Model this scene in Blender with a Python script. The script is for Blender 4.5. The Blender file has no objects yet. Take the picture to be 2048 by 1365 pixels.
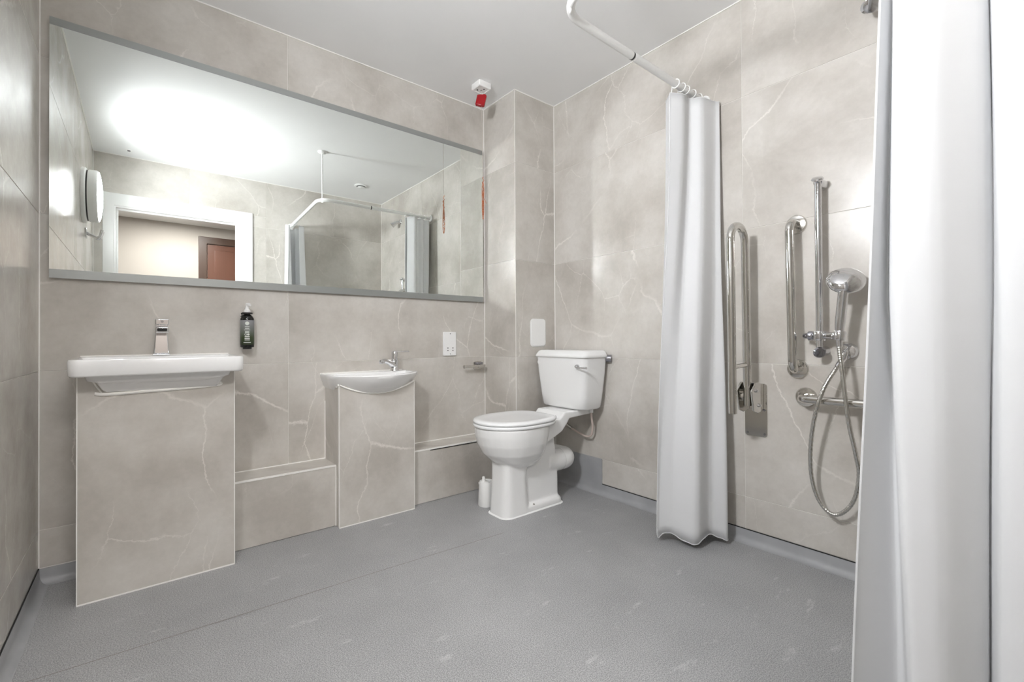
import bpy, bmesh, math, random
from mathutils import Vector, Matrix, Euler
random.seed(7)
S = bpy.context.scene
C = S.collection
PI = math.pi

# ------------------------------------------------------------------ camera
F_PX, YAW, PITCH, ROLL, CAM_H = 912.5, 0.6819, 0.0075, -0.0056, 0.9163
fw = Vector((math.sin(YAW)*math.cos(PITCH), math.cos(YAW)*math.cos(PITCH), math.sin(PITCH)))
rt0 = Vector((math.cos(YAW), -math.sin(YAW), 0)); up0 = rt0.cross(fw)
rt = rt0*math.cos(ROLL) + up0*math.sin(ROLL); up = -rt0*math.sin(ROLL) + up0*math.cos(ROLL)
cam_d = bpy.data.cameras.new('camera'); cam = bpy.data.objects.new('camera', cam_d); C.objects.link(cam)
cam_d.sensor_width = 36.0; cam_d.lens = F_PX/2048*36; cam_d.clip_start = 0.01
cam_d.shift_y = -(682.5-671.54)/2048
m = Matrix.Identity(4)
for i in range(3):
    m[i][0] = rt[i]; m[i][1] = up[i]; m[i][2] = -fw[i]
m[0][3], m[1][3], m[2][3] = 0, 0, CAM_H
cam.matrix_world = m
S.camera = cam

# ------------------------------------------------------------------ world, light levels, exposure
w = bpy.data.worlds.new('world'); S.world = w; w.use_nodes = True
w.node_tree.nodes['Background'].inputs[0].default_value = (0.9, 0.95, 1, 1)
w.node_tree.nodes['Background'].inputs[1].default_value = 0.0
LAMP_STRENGTH = 80.0
LAMP_WATTS = 13.0          # the bulkhead lamp on the left wall
HALL_STRENGTH = 50.0          # unseen hall ceiling panel, added as fill through the doorway
S.view_settings.view_transform = 'Standard'; S.view_settings.look = 'None'
S.view_settings.exposure = 0.17; S.view_settings.gamma = 1.0; S.view_settings.use_curve_mapping = False
cy = S.cycles
cy.max_bounces = 9; cy.diffuse_bounces = 5; cy.glossy_bounces = 5; cy.transmission_bounces = 6
cy.sample_clamp_indirect = 200.0; cy.blur_glossy = 0.05; cy.caustics_reflective = True
cy.use_denoising = True; cy.use_light_tree = False
cy.use_adaptive_sampling = True; cy.adaptive_threshold = 0.05; cy.adaptive_min_samples = 16

# ------------------------------------------------------------------ materials
def new_mat(name):
    mt = bpy.data.materials.new(name); mt.use_nodes = True
    nt = mt.node_tree; b = nt.nodes['Principled BSDF']
    return mt, nt, b
def principled(name, col, rough=0.5, metal=0.0, spec=0.5, coat=0.0, sub=None):
    mt, nt, b = new_mat(name)
    b.inputs['Base Color'].default_value = (*col, 1); b.inputs['Roughness'].default_value = rough
    b.inputs['Metallic'].default_value = metal; b.inputs['Specular IOR Level'].default_value = spec
    b.inputs['Coat Weight'].default_value = coat
    return mt
def N(nt, t, **kw):
    n = nt.nodes.new(t)
    for k, v in kw.items():
        if k.startswith('i_'): n.inputs[k[2:].replace('_', ' ')].default_value = v
        else: setattr(n, k, v)
    return n
def ramp(nt, pts):
    r = nt.nodes.new('ShaderNodeValToRGB'); e = r.color_ramp.elements
    while len(e) < len(pts): e.new(0.5)
    for k, (p, c) in enumerate(pts):
        e[k].position = p; e[k].color = (c, c, c, 1) if isinstance(c, (int, float)) else (*c, 1)
    return r
def tile_material():
    mt, nt, b = new_mat('stone_tile'); L = nt.links.new
    tc = N(nt, 'ShaderNodeTexCoord'); oi = N(nt, 'ShaderNodeObjectInfo')
    # flat stone coordinates: u along the tile, v up it, shifted per tile
    sx_ = N(nt, 'ShaderNodeSeparateXYZ'); L(tc.outputs['Object'], sx_.inputs[0])
    ad = N(nt, 'ShaderNodeMath', operation='ADD'); L(sx_.outputs['X'], ad.inputs[0]); L(sx_.outputs['Y'], ad.inputs[1])
    o1 = N(nt, 'ShaderNodeMath', operation='MULTIPLY_ADD'); L(oi.outputs['Random'], o1.inputs[0]); o1.inputs[1].default_value = 41.3; L(ad.outputs[0], o1.inputs[2])
    o2 = N(nt, 'ShaderNodeMath', operation='MULTIPLY_ADD'); L(sx_.outputs['Y'], o2.inputs[0]); o2.inputs[1].default_value = -0.7; L(sx_.outputs['Z'], o2.inputs[2])
    co = N(nt, 'ShaderNodeCombineXYZ'); L(o1.outputs[0], co.inputs[0]); L(o2.outputs[0], co.inputs[1])
    # cloudy ground of the stone, its coarse colour noise also warps the veins
    cl = N(nt, 'ShaderNodeTexNoise', noise_dimensions='2D', i_Scale=2.6, i_Detail=5.0, i_Roughness=0.60); L(co.outputs[0], cl.inputs['Vector'])
    base = ramp(nt, [(0.30, (0.468, 0.436, 0.394)), (0.5, (0.556, 0.527, 0.484)), (0.70, (0.626, 0.600, 0.560))]); L(cl.outputs['Fac'], base.inputs[0])
    fine = N(nt, 'ShaderNodeTexNoise', noise_dimensions='2D', i_Scale=38.0, i_Detail=3.0, i_Roughness=0.75); L(co.outputs[0], fine.inputs['Vector'])
    fr = ramp(nt, [(0.25, 0.965), (0.75, 1.03)]); L(fine.outputs['Fac'], fr.inputs[0])
    m2 = N(nt, 'ShaderNodeMixRGB', blend_type='MULTIPLY', i_Fac=1.0); L(base.outputs[0], m2.inputs[1]); L(fr.outputs[0], m2.inputs[2])
    mk = N(nt, 'ShaderNodeTexNoise', noise_dimensions='2D', i_Scale=1.9, i_Detail=2.0); L(co.outputs[0], mk.inputs['Vector'])
    ws = N(nt, 'ShaderNodeVectorMath', operation='SCALE'); L(mk.outputs['Color'], ws.inputs[0]); ws.inputs['Scale'].default_value = 0.30
    w2 = N(nt, 'ShaderNodeVectorMath', operation='ADD'); L(co.outputs[0], w2.inputs[0]); L(ws.outputs[0], w2.inputs[1])
    w3 = N(nt, 'ShaderNodeVectorMath', operation='SCALE'); L(fine.outputs['Color'], w3.inputs[0]); w3.inputs['Scale'].default_value = 0.022
    wv = N(nt, 'ShaderNodeVectorMath', operation='ADD'); L(w2.outputs[0], wv.inputs[0]); L(w3.outputs[0], wv.inputs[1])
    sep = N(nt, 'ShaderNodeSeparateColor'); L(mk.outputs['Color'], sep.inputs[0])
    cur = m2.outputs[0]
    for sc, wid, lo, hi, fac, rot, chn in ((1.25, 0.0065, 0.44, 0.60, 0.70, 0.65, 'Red'), (2.7, 0.006, 0.48, 0.62, 0.50, 0.9, 'Green')):
        mp = N(nt, 'ShaderNodeMapping'); mp.inputs['Rotation'].default_value = (0, 0, -rot); mp.inputs['Scale'].default_value = (1.6, 0.7, 1)
        L(wv.outputs[0], mp.inputs[0])
        vo = N(nt, 'ShaderNodeTexVoronoi', voronoi_dimensions='2D', feature='DISTANCE_TO_EDGE', i_Scale=sc); L(mp.outputs[0], vo.inputs['Vector'])
        line = ramp(nt, [(0.0, 1.0), (wid*0.45, 0.7), (wid, 0.0)]); L(vo.outputs['Distance'], line.inputs[0])
        mr = ramp(nt, [(lo, 0.0), (hi, 1.0)]); L(sep.outputs[chn], mr.inputs[0])
        mu = N(nt, 'ShaderNodeMath', operation='MULTIPLY'); L(line.outputs[0], mu.inputs[0]); L(mr.outputs[0], mu.inputs[1])
        mf = N(nt, 'ShaderNodeMath', operation='MULTIPLY'); L(mu.outputs[0], mf.inputs[0]); mf.inputs[1].default_value = fac
        mx = N(nt, 'ShaderNodeMixRGB', blend_type='MIX'); L(mf.outputs[0], mx.inputs[0]); L(cur, mx.inputs[1]); mx.inputs[2].default_value = (0.80, 0.765, 0.715, 1)
        cur = mx.outputs[0]
    L(cur, b.inputs['Base Color'])
    rr = ramp(nt, [(0.3, 0.21), (0.7, 0.27)]); L(cl.outputs['Fac'], rr.inputs[0]); L(rr.outputs[0], b.inputs['Roughness'])
    return mt
def floor_material():
    mt, nt, b = new_mat('grey_safety_vinyl'); L = nt.links.new
    tc = N(nt, 'ShaderNodeTexCoord')
    sp = N(nt, 'ShaderNodeTexNoise', noise_dimensions='2D', i_Scale=300.0, i_Detail=1.0, i_Roughness=0.8); L(tc.outputs['Object'], sp.inputs['Vector'])
    cl = N(nt, 'ShaderNodeTexNoise', noise_dimensions='2D', i_Scale=2.6, i_Detail=4.0, i_Roughness=0.65); L(tc.outputs['Object'], cl.inputs['Vector'])
    s1 = ramp(nt, [(0.30, (0.22, 0.221, 0.223)), (0.52, (0.35, 0.351, 0.354)), (0.72, (0.48, 0.481, 0.484))]); L(sp.outputs['Fac'], s1.inputs[0])
    s2 = ramp(nt, [(0.3, 0.92), (0.7, 1.06)]); L(cl.outputs['Fac'], s2.inputs[0])
    mu = N(nt, 'ShaderNodeMixRGB', blend_type='MULTIPLY', i_Fac=1.0); L(s1.outputs[0], mu.inputs[1]); L(s2.outputs[0], mu.inputs[2])
    # pale scuffs
    mp = N(nt, 'ShaderNodeMapping'); mp.inputs['Scale'].default_value = (5, 16, 1); mp.inputs['Rotation'].default_value = (0, 0, 0.3); L(tc.outputs['Object'], mp.inputs[0])
    sc = N(nt, 'ShaderNodeTexNoise', noise_dimensions='2D', i_Scale=1.0, i_Detail=5.0, i_Roughness=0.75); L(mp.outputs[0], sc.inputs['Vector'])
    sr = ramp(nt, [(0.64, 0.0), (0.74, 0.35)]); L(sc.outputs['Fac'], sr.inputs[0])
    mx = N(nt, 'ShaderNodeMixRGB', blend_type='MIX'); L(sr.outputs[0], mx.inputs[0]); L(mu.outputs[0], mx.inputs[1]); mx.inputs[2].default_value = (0.66, 0.66, 0.665, 1)
    L(mx.outputs[0], b.inputs['Base Color'])
    b.inputs['Roughness'].default_value = 0.48
    return mt
def fabric_material():
    mt, nt, b = new_mat('white_curtain_fabric'); L = nt.links.new
    out = nt.nodes['Material Output']
    tc = N(nt, 'ShaderNodeTexCoord')
    mp = N(nt, 'ShaderNodeMapping'); mp.inputs['Scale'].default_value = (2, 2, 14); L(tc.outputs['Object'], mp.inputs[0])
    nz = N(nt, 'ShaderNodeTexNoise', i_Scale=3.0, i_Detail=4.0); L(mp.outputs[0], nz.inputs['Vector'])
    bp = N(nt, 'ShaderNodeBump', i_Strength=0.10, i_Distance=0.006); L(nz.outputs['Fac'], bp.inputs['Height'])
    b.inputs['Base Color'].default_value = (0.88, 0.883, 0.89, 1); b.inputs['Roughness'].default_value = 0.55; b.inputs['Specular IOR Level'].default_value = 0.25
    L(bp.outputs[0], b.inputs['Normal'])
    tr = N(nt, 'ShaderNodeBsdfTranslucent'); tr.inputs[0].default_value = (0.80, 0.81, 0.82, 1)
    mx = N(nt, 'ShaderNodeMixShader'); mx.inputs[0].default_value = 0.26
    L(b.outputs[0], mx.inputs[1]); L(tr.outputs[0], mx.inputs[2]); L(mx.outputs[0], out.inputs[0])
    return mt
def emission(name, col, strength):
    mt = bpy.data.materials.new(name); mt.use_nodes = True; nt = mt.node_tree; nt.nodes.clear()
    e = nt.nodes.new('ShaderNodeEmission'); e.inputs[0].default_value = (*col, 1); e.inputs[1].default_value = strength
    o = nt.nodes.new('ShaderNodeOutputMaterial'); nt.links.new(e.outputs[0], o.inputs[0]); return mt
def noisy(name, c0, c1, scale, rough, stretch=(1, 1, 1)):
    mt, nt, b = new_mat(name); L = nt.links.new
    tc = N(nt, 'ShaderNodeTexCoord'); mp = N(nt, 'ShaderNodeMapping'); mp.inputs['Scale'].default_value = stretch
    L(tc.outputs['Object'], mp.inputs[0])
    nz = N(nt, 'ShaderNodeTexNoise', i_Scale=scale, i_Detail=6.0); L(mp.outputs[0], nz.inputs['Vector'])
    r = ramp(nt, [(0.3, c0), (0.7, c1)]); L(nz.outputs['Fac'], r.inputs[0]); L(r.outputs[0], b.inputs['Base Color'])
    b.inputs['Roughness'].default_value = rough
    return mt
def label_material():
    mt, nt, b = new_mat('bottle_label'); L = nt.links.new
    tc = N(nt, 'ShaderNodeTexCoord'); sx = N(nt, 'ShaderNodeSeparateXYZ'); L(tc.outputs['Generated'], sx.inputs[0])
    r = ramp(nt, [(0.0, (0.018, 0.028, 0.010)), (0.30, (0.035, 0.055, 0.018)), (0.62, (0.17, 0.18, 0.165)), (1.0, (0.27, 0.27, 0.285))])
    L(sx.outputs['Z'], r.inputs[0]); L(r.outputs[0], b.inputs['Base Color']); b.inputs['Roughness'].default_value = 0.35
    return mt

M = dict(
    tile=tile_material(), floor=floor_material(), fabric=fabric_material(),
    grout=principled('pale_grout', (0.74, 0.72, 0.68), 0.8),
    sealant=principled('white_sealant', (0.86, 0.845, 0.81), 0.45),
    paint=noisy('white_ceiling_paint', (0.83, 0.832, 0.832), (0.855, 0.857, 0.857), 3, 0.7),
    gloss=principled('white_gloss_paint', (0.82, 0.82, 0.81), 0.28),
    ceramic=principled('white_ceramic', (0.86, 0.86, 0.855), 0.10, 0, 0.5, 0.3),
    plastic=principled('white_plastic', (0.86, 0.86, 0.85), 0.30),
    seatp=principled('white_seat_plastic', (0.85, 0.855, 0.86), 0.18),
    chrome=principled('chrome', (0.72, 0.72, 0.735), 0.06, 1.0),
    steel=principled('polished_steel', (0.66, 0.645, 0.615), 0.10, 1.0),
    darksteel=principled('smoked_chrome', (0.42, 0.42, 0.46), 0.16, 1.0),
    mirror=principled('silvered_glass', (0.865, 0.90, 0.875), 0.0, 1.0),
    frosted=principled('frosted_mirror_strip', (0.36, 0.375, 0.365), 0.36, 0.6),
    mirroredge=principled('mirror_edge', (0.30, 0.31, 0.29), 0.35, 0.3),
    black=principled('black_plastic', (0.012, 0.012, 0.012), 0.30),
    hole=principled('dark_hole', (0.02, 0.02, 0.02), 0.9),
    bottle=principled('black_bottle', (0.008, 0.009, 0.008), 0.10),
    label=label_material(),
    print=principled('pale_print', (0.66, 0.68, 0.64), 0.6),
    red=principled('red_plastic', (0.36, 0.003, 0.008), 0.2),
    orange=noisy('orange_cord', (0.56, 0.20, 0.09), (0.42, 0.13, 0.06), 90, 0.8),
    cord=principled('pale_cord', (0.55, 0.50, 0.46), 0.8),
    hose=principled('ribbed_hose_metal', (0.62, 0.61, 0.58), 0.22, 1.0),
    vinylskirt=noisy('grey_vinyl_skirting', (0.33, 0.335, 0.345), (0.40, 0.405, 0.415), 8, 0.45),
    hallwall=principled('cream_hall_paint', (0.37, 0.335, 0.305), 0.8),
    hallfloor=principled('beige_hall_carpet', (0.42, 0.38, 0.33), 0.9),
    brown=noisy('brown_door_wood', (0.085, 0.035, 0.022), (0.12, 0.05, 0.032), 5, 0.35, (1, 1, 0.2)),
    darkbrown=noisy('dark_brown_frame', (0.045, 0.024, 0.016), (0.065, 0.034, 0.022), 5, 0.4, (1, 1, 0.2)),
    pink=principled('pale_copper_pipe', (0.62, 0.52, 0.47), 0.4),
    brush=principled('brush_tub_plastic', (0.84, 0.84, 0.83), 0.35),
    lamp=emission('lamp_glow', (0.955, 0.972, 1.0), LAMP_STRENGTH),
    hallfill=emission('hall_fill_glow', (0.99, 0.97, 0.95), HALL_STRENGTH),
)

# ------------------------------------------------------------------ mesh helpers
ORIGIN = {}
def origin_of(o): return ORIGIN.get(o.name, Vector((0, 0, 0)))
class MB:
    def __init__(s): s.v = []; s.f = []
    def add(s, vs, fs):
        k = len(s.v); s.v += [Vector(p) for p in vs]; s.f += [tuple(i+k for i in f) for f in fs]; return s
    def box(s, x0, x1, y0, y1, z0, z1):
        return s.add([(x0,y0,z0),(x1,y0,z0),(x1,y1,z0),(x0,y1,z0),(x0,y0,z1),(x1,y0,z1),(x1,y1,z1),(x0,y1,z1)],
                     [(0,3,2,1),(4,5,6,7),(0,1,5,4),(1,2,6,5),(2,3,7,6),(3,0,4,7)])
    def loft(s, rings, cap0=True, cap1=True, closed=True):
        n = len(rings[0]); vs = [p for r in rings for p in r]; fs = []
        for a in range(len(rings)-1):
            for i in range(n if closed else n-1):
                j = (i+1) % n; fs.append((a*n+i, a*n+j, (a+1)*n+j, (a+1)*n+i))
        if cap0: fs.append(tuple(range(n-1, -1, -1)))
        if cap1: fs.append(tuple((len(rings)-1)*n+i for i in range(n)))
        return s.add(vs, fs)
    def tube(s, pts, r, seg=12, caps=True, closed=False):
        pts = [Vector(p) for p in pts]; n = len(pts); rings = []
        prev = None
        for i, p in enumerate(pts):
            a = pts[(i-1) % n] if (i > 0 or closed) else p; c = pts[(i+1) % n] if (i < n-1 or closed) else p
            t = (c-a).normalized()
            if prev is None:
                u = t.orthogonal().normalized()
            else:
                u = prev - t*prev.dot(t); u = u.normalized() if u.length > 1e-6 else t.orthogonal().normalized()
            prev = u; v = t.cross(u); rr = r[i] if isinstance(r, (list, tuple)) else r
            rings.append([p + (u*math.cos(2*PI*k/seg) + v*math.sin(2*PI*k/seg))*rr for k in range(seg)])
        if closed: rings.append(rings[0]); caps = False
        return s.loft(rings, caps, caps)
    def lathe(s, prof, o, d=(0, 0, 1), seg=24, cap0=True, cap1=True):
        o = Vector(o); d = Vector(d).normalized(); u = d.orthogonal().normalized(); v = d.cross(u)
        rings = [[o + d*h + (u*math.cos(2*PI*k/seg)+v*math.sin(2*PI*k/seg))*max(r, 1e-4) for k in range(seg)] for r, h in prof]
        return s.loft(rings, cap0, cap1)
    def prism(s, outline, axis, a, b):
        """outline of 2D points extruded along axis from a to b"""
        def pt(p, h): return {'x': (h, p[0], p[1]), 'y': (p[0], h, p[1]), 'z': (p[0], p[1], h)}[axis]
        return s.loft([[pt(p, a) for p in outline], [pt(p, b) for p in outline]])
    def build(s, name, mat, parent=None, smooth=True, bevel=0.0, seg=2, angle=40, base=None, solid=None, extra=None):
        me = bpy.data.meshes.new(name)
        if parent is not None: o0 = origin_of(parent)
        elif base is not None: o0 = Vector(base)
        else:
            xs = [p.x for p in s.v]; ys = [p.y for p in s.v]; zs = [p.z for p in s.v]
            o0 = Vector(((min(xs)+max(xs))/2, (min(ys)+max(ys))/2, min(zs)))
        me.from_pydata([tuple(p-o0) for p in s.v], [], s.f)
        bm = bmesh.new(); bm.from_mesh(me); bmesh.ops.recalc_face_normals(bm, faces=bm.faces); bm.to_mesh(me); bm.free()
        me.materials.append(M[mat] if isinstance(mat, str) else mat)
        ob = bpy.data.objects.new(name, me); C.objects.link(ob)
        if parent is not None: ob.parent = parent
        else: ob.location = o0
        ORIGIN[ob.name] = o0
        if smooth:
            me.shade_smooth()
            try: me.set_sharp_from_angle(angle=math.radians(angle))
            except Exception: pass
        if solid:
            md = ob.modifiers.new('thickness', 'SOLIDIFY'); md.thickness = solid; md.offset = 0
        if extra: extra(ob)
        if bevel:
            md = ob.modifiers.new('bevel', 'BEVEL'); md.width = bevel; md.segments = seg; md.limit_method = 'ANGLE'; md.angle_limit = math.radians(35)
            md.harden_normals = False
        return ob
def tag(o, label=None, cat=None, group=None, kind=None):
    if label: o['label'] = label
    if cat: o['category'] = cat
    if group: o['group'] = group
    if kind: o['kind'] = kind
    return o
def thing(name, label, cat, base, group=None):
    o = bpy.data.objects.new(name, None); C.objects.link(o); o.location = base; o.empty_display_size = 0.05
    ORIGIN[o.name] = Vector(base); return tag(o, label, cat, group)
def struct(o, label=None): return tag(o, label, kind='structure')
def rrect(x0, x1, y0, y1, r, n=5):
    out = []
    for cx, cy_, a0 in ((x1-r, y1-r, 0), (x0+r, y1-r, PI/2), (x0+r, y0+r, PI), (x1-r, y0+r, 1.5*PI)):
        for k in range(n+1):
            a = a0 + k*PI/2/n; out.append((cx+r*math.cos(a), cy_+r*math.sin(a)))
    return out
def catmull(pts, n=8):
    pts = [Vector(p) for p in pts]; out = []
    for i in range(len(pts)-1):
        p0 = pts[max(i-1, 0)]; p1 = pts[i]; p2 = pts[i+1]; p3 = pts[min(i+2, len(pts)-1)]
        for k in range(n):
            t = k/n
            out.append(0.5*((2*p1)+(p2-p0)*t+(2*p0-5*p1+4*p2-p3)*t*t+(-p0+3*p1-3*p2+p3)*t**3))
    out.append(pts[-1]); return out
def fillet(pts, r, n=6):
    """polyline with rounded corners"""
    pts = [Vector(p) for p in pts]; out = [pts[0]]
    for i in range(1, len(pts)-1):
        a, b, c = pts[i-1], pts[i], pts[i+1]; u = (a-b).normalized(); v = (c-b).normalized()
        ang = u.angle(v); d = min(r/math.tan(ang/2), (a-b).length*0.49, (c-b).length*0.49)
        p, q = b+u*d, b+v*d; rr = d*math.tan(ang/2)
        bis = (u+v).normalized(); cen = b + bis*(rr/math.sin(ang/2))
        e0, e1 = p-cen, q-cen; tot = e0.angle(e1)
        for k in range(n+1):
            t = k/n; s0 = math.sin((1-t)*tot)/math.sin(tot); s1 = math.sin(t*tot)/math.sin(tot)
            out.append(cen + e0*s0 + e1*s1)
    out.append(pts[-1]); return out

# ------------------------------------------------------------------ the room
XL, W, D, H = -0.3024, 2.1052, 2.4685, 2.4449
CX, CY = 1.7712, 2.1445           # boxed column in the far corner
YB = -0.02                        # inner face of the door wall
ZB, ZJ = 0.060, 0.8032            # foot of the tiling, first full joint
ROWS = [(ZB, ZJ-0.6), (ZJ-0.6, ZJ), (ZJ, ZJ+0.6), (ZJ+0.6, ZJ+1.2), (ZJ+1.2, H)]
G = 0.0011                        # half a joint
REC = 0.0018                      # joints recessed behind the tile faces
_tiles = {}
def tile(parent, w_, h_, loc, rz):
    key = (round(w_, 4), round(h_, 4))
    if key not in _tiles:
        bm = bmesh.new(); bmesh.ops.create_cube(bm, size=1.0)
        for v in bm.verts: v.co = Vector((v.co.x*w_, (v.co.y+0.5)*0.008, v.co.z*h_))
        fe = [e for e in bm.edges if all(abs(v.co.y) < 1e-6 for v in e.verts)]
        bmesh.ops.bevel(bm, geom=fe, offset=0.0008, segments=1, affect='EDGES')
        me = bpy.data.meshes.new('tile'); bm.to_mesh(me); bm.free(); me.materials.append(M['tile']); _tiles[key] = me
    o = bpy.data.objects.new('tile', _tiles[key]); C.objects.link(o); o.parent = parent
    o.location = Vector(loc) - origin_of(parent); o.rotation_euler = (0, 0, rz); return o
def tiled_rects(parent, rects, place):
    """rects are (u0,u1,z0,z1) on the wall; place(u,z) gives the point and the turn"""
    for u0, u1, z0, z1 in rects:
        loc, rz = place((u0+u1)/2, (z0+z1)/2)
        tile(parent, u1-u0-2*G, z1-z0-2*G, loc, rz)
def grid(cols, rows=ROWS): return [(a, b, c, d) for a, b in cols for c, d in rows]

fl = MB().box(XL-0.05, W+0.05, YB-0.02, D+0.05, -0.05, 0.0).build('floor', 'floor', base=(0, 0, 0), smooth=False)
struct(fl, 'grey speckled safety vinyl floor')
sm = MB()
pts = [(XL+0.02, 1.786), (0.2, 1.763), (0.7, 1.742), (1.33, 1.706)]
top = [(x, y+0.0016, 0.0006) for x, y in pts]; bot = [(x, y-0.0016, 0.0006) for x, y in pts]
sm.loft([top, bot], False, False, closed=False)
sm.build('weld_seam', principled('seam_line', (0.24, 0.22, 0.20), 0.7), fl, smooth=False)
struct(MB().box(XL-0.1, W+0.1, YB-0.12, D+0.1, H, H+0.1).build('ceiling', 'paint', base=(0, 0, 0), smooth=False), 'plain white painted ceiling')

wb = struct(MB().box(XL-0.1, W+0.1, D+REC, D+0.1, 0, H).build('wall_back', 'grout', base=(0, 0, 0), smooth=False), 'stone tiled wall with the long mirror')
XJ = 0.5679
tiled_rects(wb, grid([(XL, XJ), (XJ, CX)]), lambda u, z: ((u, D, z), 0))
wr = struct(MB().box(W+REC, W+0.1, YB-0.1, D+0.1, 0, H).build('wall_right', 'grout', base=(0, 0, 0), smooth=False), 'stone tiled shower wall')
JR = CY-1.207
tiled_rects(wr, grid([(JR, CY), (YB, JR)]), lambda u, z: ((W, u, z), -PI/2))
wl = struct(MB().box(XL-0.1, XL-REC, YB-0.1, D+0.1, 0, H).build('wall_left', 'grout', base=(0, 0, 0), smooth=False), 'stone tiled wall with the lamp')
tiled_rects(wl, grid([(D-1.2, D), (D-2.4, D-1.2), (YB, D-2.4)]), lambda u, z: ((XL, u, z), PI/2))
wc = struct(MB().box(CX+REC, W+0.05, CY+REC, D+0.05, 0, H).build('wall_column', 'grout', base=(0, 0, 0), smooth=False), 'tiled boxed column in the corner')
tiled_rects(wc, grid([(CY, D)]), lambda u, z: ((CX, u, z), -PI/2))
tiled_rects(wc, grid([(CX, W)]), lambda u, z: ((u, CY, z), 0))
# door wall with its opening
DX0, DX1, DZ = -0.163, 0.699, 2.012
AX0, AX1, AZ = -0.245, 0.819, 2.125
WT = 0.12
wf = struct(MB().box(XL-0.1, DX0-0.03, YB-WT, YB-REC, 0, H).box(DX1+0.03, W+0.1, YB-WT, YB-REC, 0, H).box(DX0-0.03, DX1+0.03, YB-WT, YB-REC, DZ+0.03, H)
            .build('wall_front', 'grout', base=(0, 0, 0), smooth=False), 'tiled wall with the doorway')
fr_rects = [(XL, AX0+0.02, a, b) for a, b in ROWS[:4]+[(ROWS[3][1], AZ-0.02)]] + [(XL, 0.328, AZ-0.02, H), (0.328, 0.935, AZ-0.02, H)] + \
           [(AX1-0.02, 0.935, a, b) for a, b in ROWS[:4]+[(ROWS[3][1], AZ-0.02)]] + [(0.935, W, a, b) for a, b in ROWS]
tiled_rects(wf, fr_rects, lambda u, z: ((u, YB, z), PI))
# sealant lines
k = 0
def trim(x0, x1, y0, y1, z0, z1):
    global k; k += 1
    return struct(MB().box(x0, x1, y0, y1, z0, z1).build('trim_%d' % k, 'sealant', smooth=False), 'thin white sealant line where surfaces meet')
t = 0.0045
trim(XL, CX, D-t, D, H-t, H); trim(CX-t, CX, CY-t, D-t, H-t, H); trim(CX, W, CY-t, CY, H-t, H)
trim(W-t, W, YB, CY-t, H-t, H); trim(XL, XL+t, YB, D-t, H-t, H); trim(XL+t, W-t, YB, YB+t, H-t, H)
t = 0.0035
trim(XL, XL+t, D-t, D, ZB, H-0.005); trim(CX-t, CX, D-t, D, 0.30, H-0.005); trim(W-t, W, CY-t, CY, 0.21, H-0.005)
trim(W-t, W, YB, YB+t, ZB, H-0.005); trim(XL, XL+t, YB, YB+t, ZB, H-0.005)
trim(CX-0.0012, CX+0.0012, CY-0.0012, CY+0.0012, 0.0, H-0.005)

# coved vinyl skirting
def cove_profile(h):      # distance from wall, height
    pr = [(0.0, h), (0.004, h), (0.005, 0.03)] + [(0.005+0.026*(1-math.cos(a)), 0.03*(1-math.sin(a))) for a in [i*PI/2/6 for i in range(1, 7)]]
    return pr + [(0.031, 0.0005), (0.0, 0.0005)]
br = MB().prism([(W-d, z) for d, z in cove_profile(0.057)], 'y', YB, 1.757).build('baseboard_right', 'vinylskirt', base=(W, 0.9, 0))
br2 = MB().prism([(W-d, z) for d, z in cove_profile(0.057)], 'y', 1.757, CY).prism(rrect(1.757, CY, 0.03, 0.207, 0.006), 'x', W-0.004, W).build('raised_upstand', 'vinylskirt', br)
MB().box(W-0.003, W, YB, 1.757, 0.0565, 0.0605).build('gap_shade', 'hole', br, smooth=False)  # black strip painted for the shade in the recess below the tiles
struct(br, 'coved grey vinyl skirting along the shower wall')
bl = MB().prism([(XL+d, z) for d, z in cove_profile(0.057)], 'y', YB, D).build('baseboard_left', 'vinylskirt', base=(XL, 1.2, 0))
MB().box(XL, XL+0.003, YB, D, 0.0565, 0.0605).build('gap_shade', 'hole', bl, smooth=False)  # same painted recess shade along the lamp wall
struct(bl, 'coved grey vinyl skirting along the lamp wall')
bb = MB().prism([(D-d, z) for d, z in cove_profile(0.057)], 'x', XL, -0.176).build('baseboard_back', 'vinylskirt', base=(-0.24, D, 0))
struct(bb, 'short coved grey vinyl skirting beside the vanity')

# doorway
d1 = bpy.data.objects.new('door_1', None); C.objects.link(d1); d1.location = ((DX0+DX1)/2, YB, 0); ORIGIN['door_1'] = Vector(d1.location)
struct(d1, 'white painted door frame of the bathroom')
yA = YB+0.014
MB().prism([(AX0, 0), (AX0, AZ), (AX1, AZ), (AX1, 0), (DX1+0.012, 0), (DX1+0.012, DZ+0.012), (DX0-0.012, DZ+0.012), (DX0-0.012, 0)], 'y', YB-0.001, yA).build('architrave', 'gloss', d1, bevel=0.004, smooth=False)
MB().box(DX0-0.03, DX0, YB-WT-0.01, YB+0.004, 0, DZ+0.03).build('jamb', 'gloss', d1, smooth=False)
MB().box(DX1, DX1+0.03, YB-WT-0.01, YB+0.004, 0, DZ+0.03).build('jamb', 'gloss', d1, smooth=False)
MB().box(DX0, DX1, YB-WT-0.01, YB+0.004, DZ, DZ+0.03).build('head_jamb', 'gloss', d1, smooth=False)
for a, b, z0, z1 in ((DX0, DX0+0.012, 0, DZ), (DX1-0.012, DX1, 0, DZ), (DX0+0.012, DX1-0.012, DZ-0.012, DZ)):
    MB().box(a, b, YB-0.075, YB-0.045, z0, z1).build('stop_bead', 'gloss', d1, smooth=False)

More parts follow.
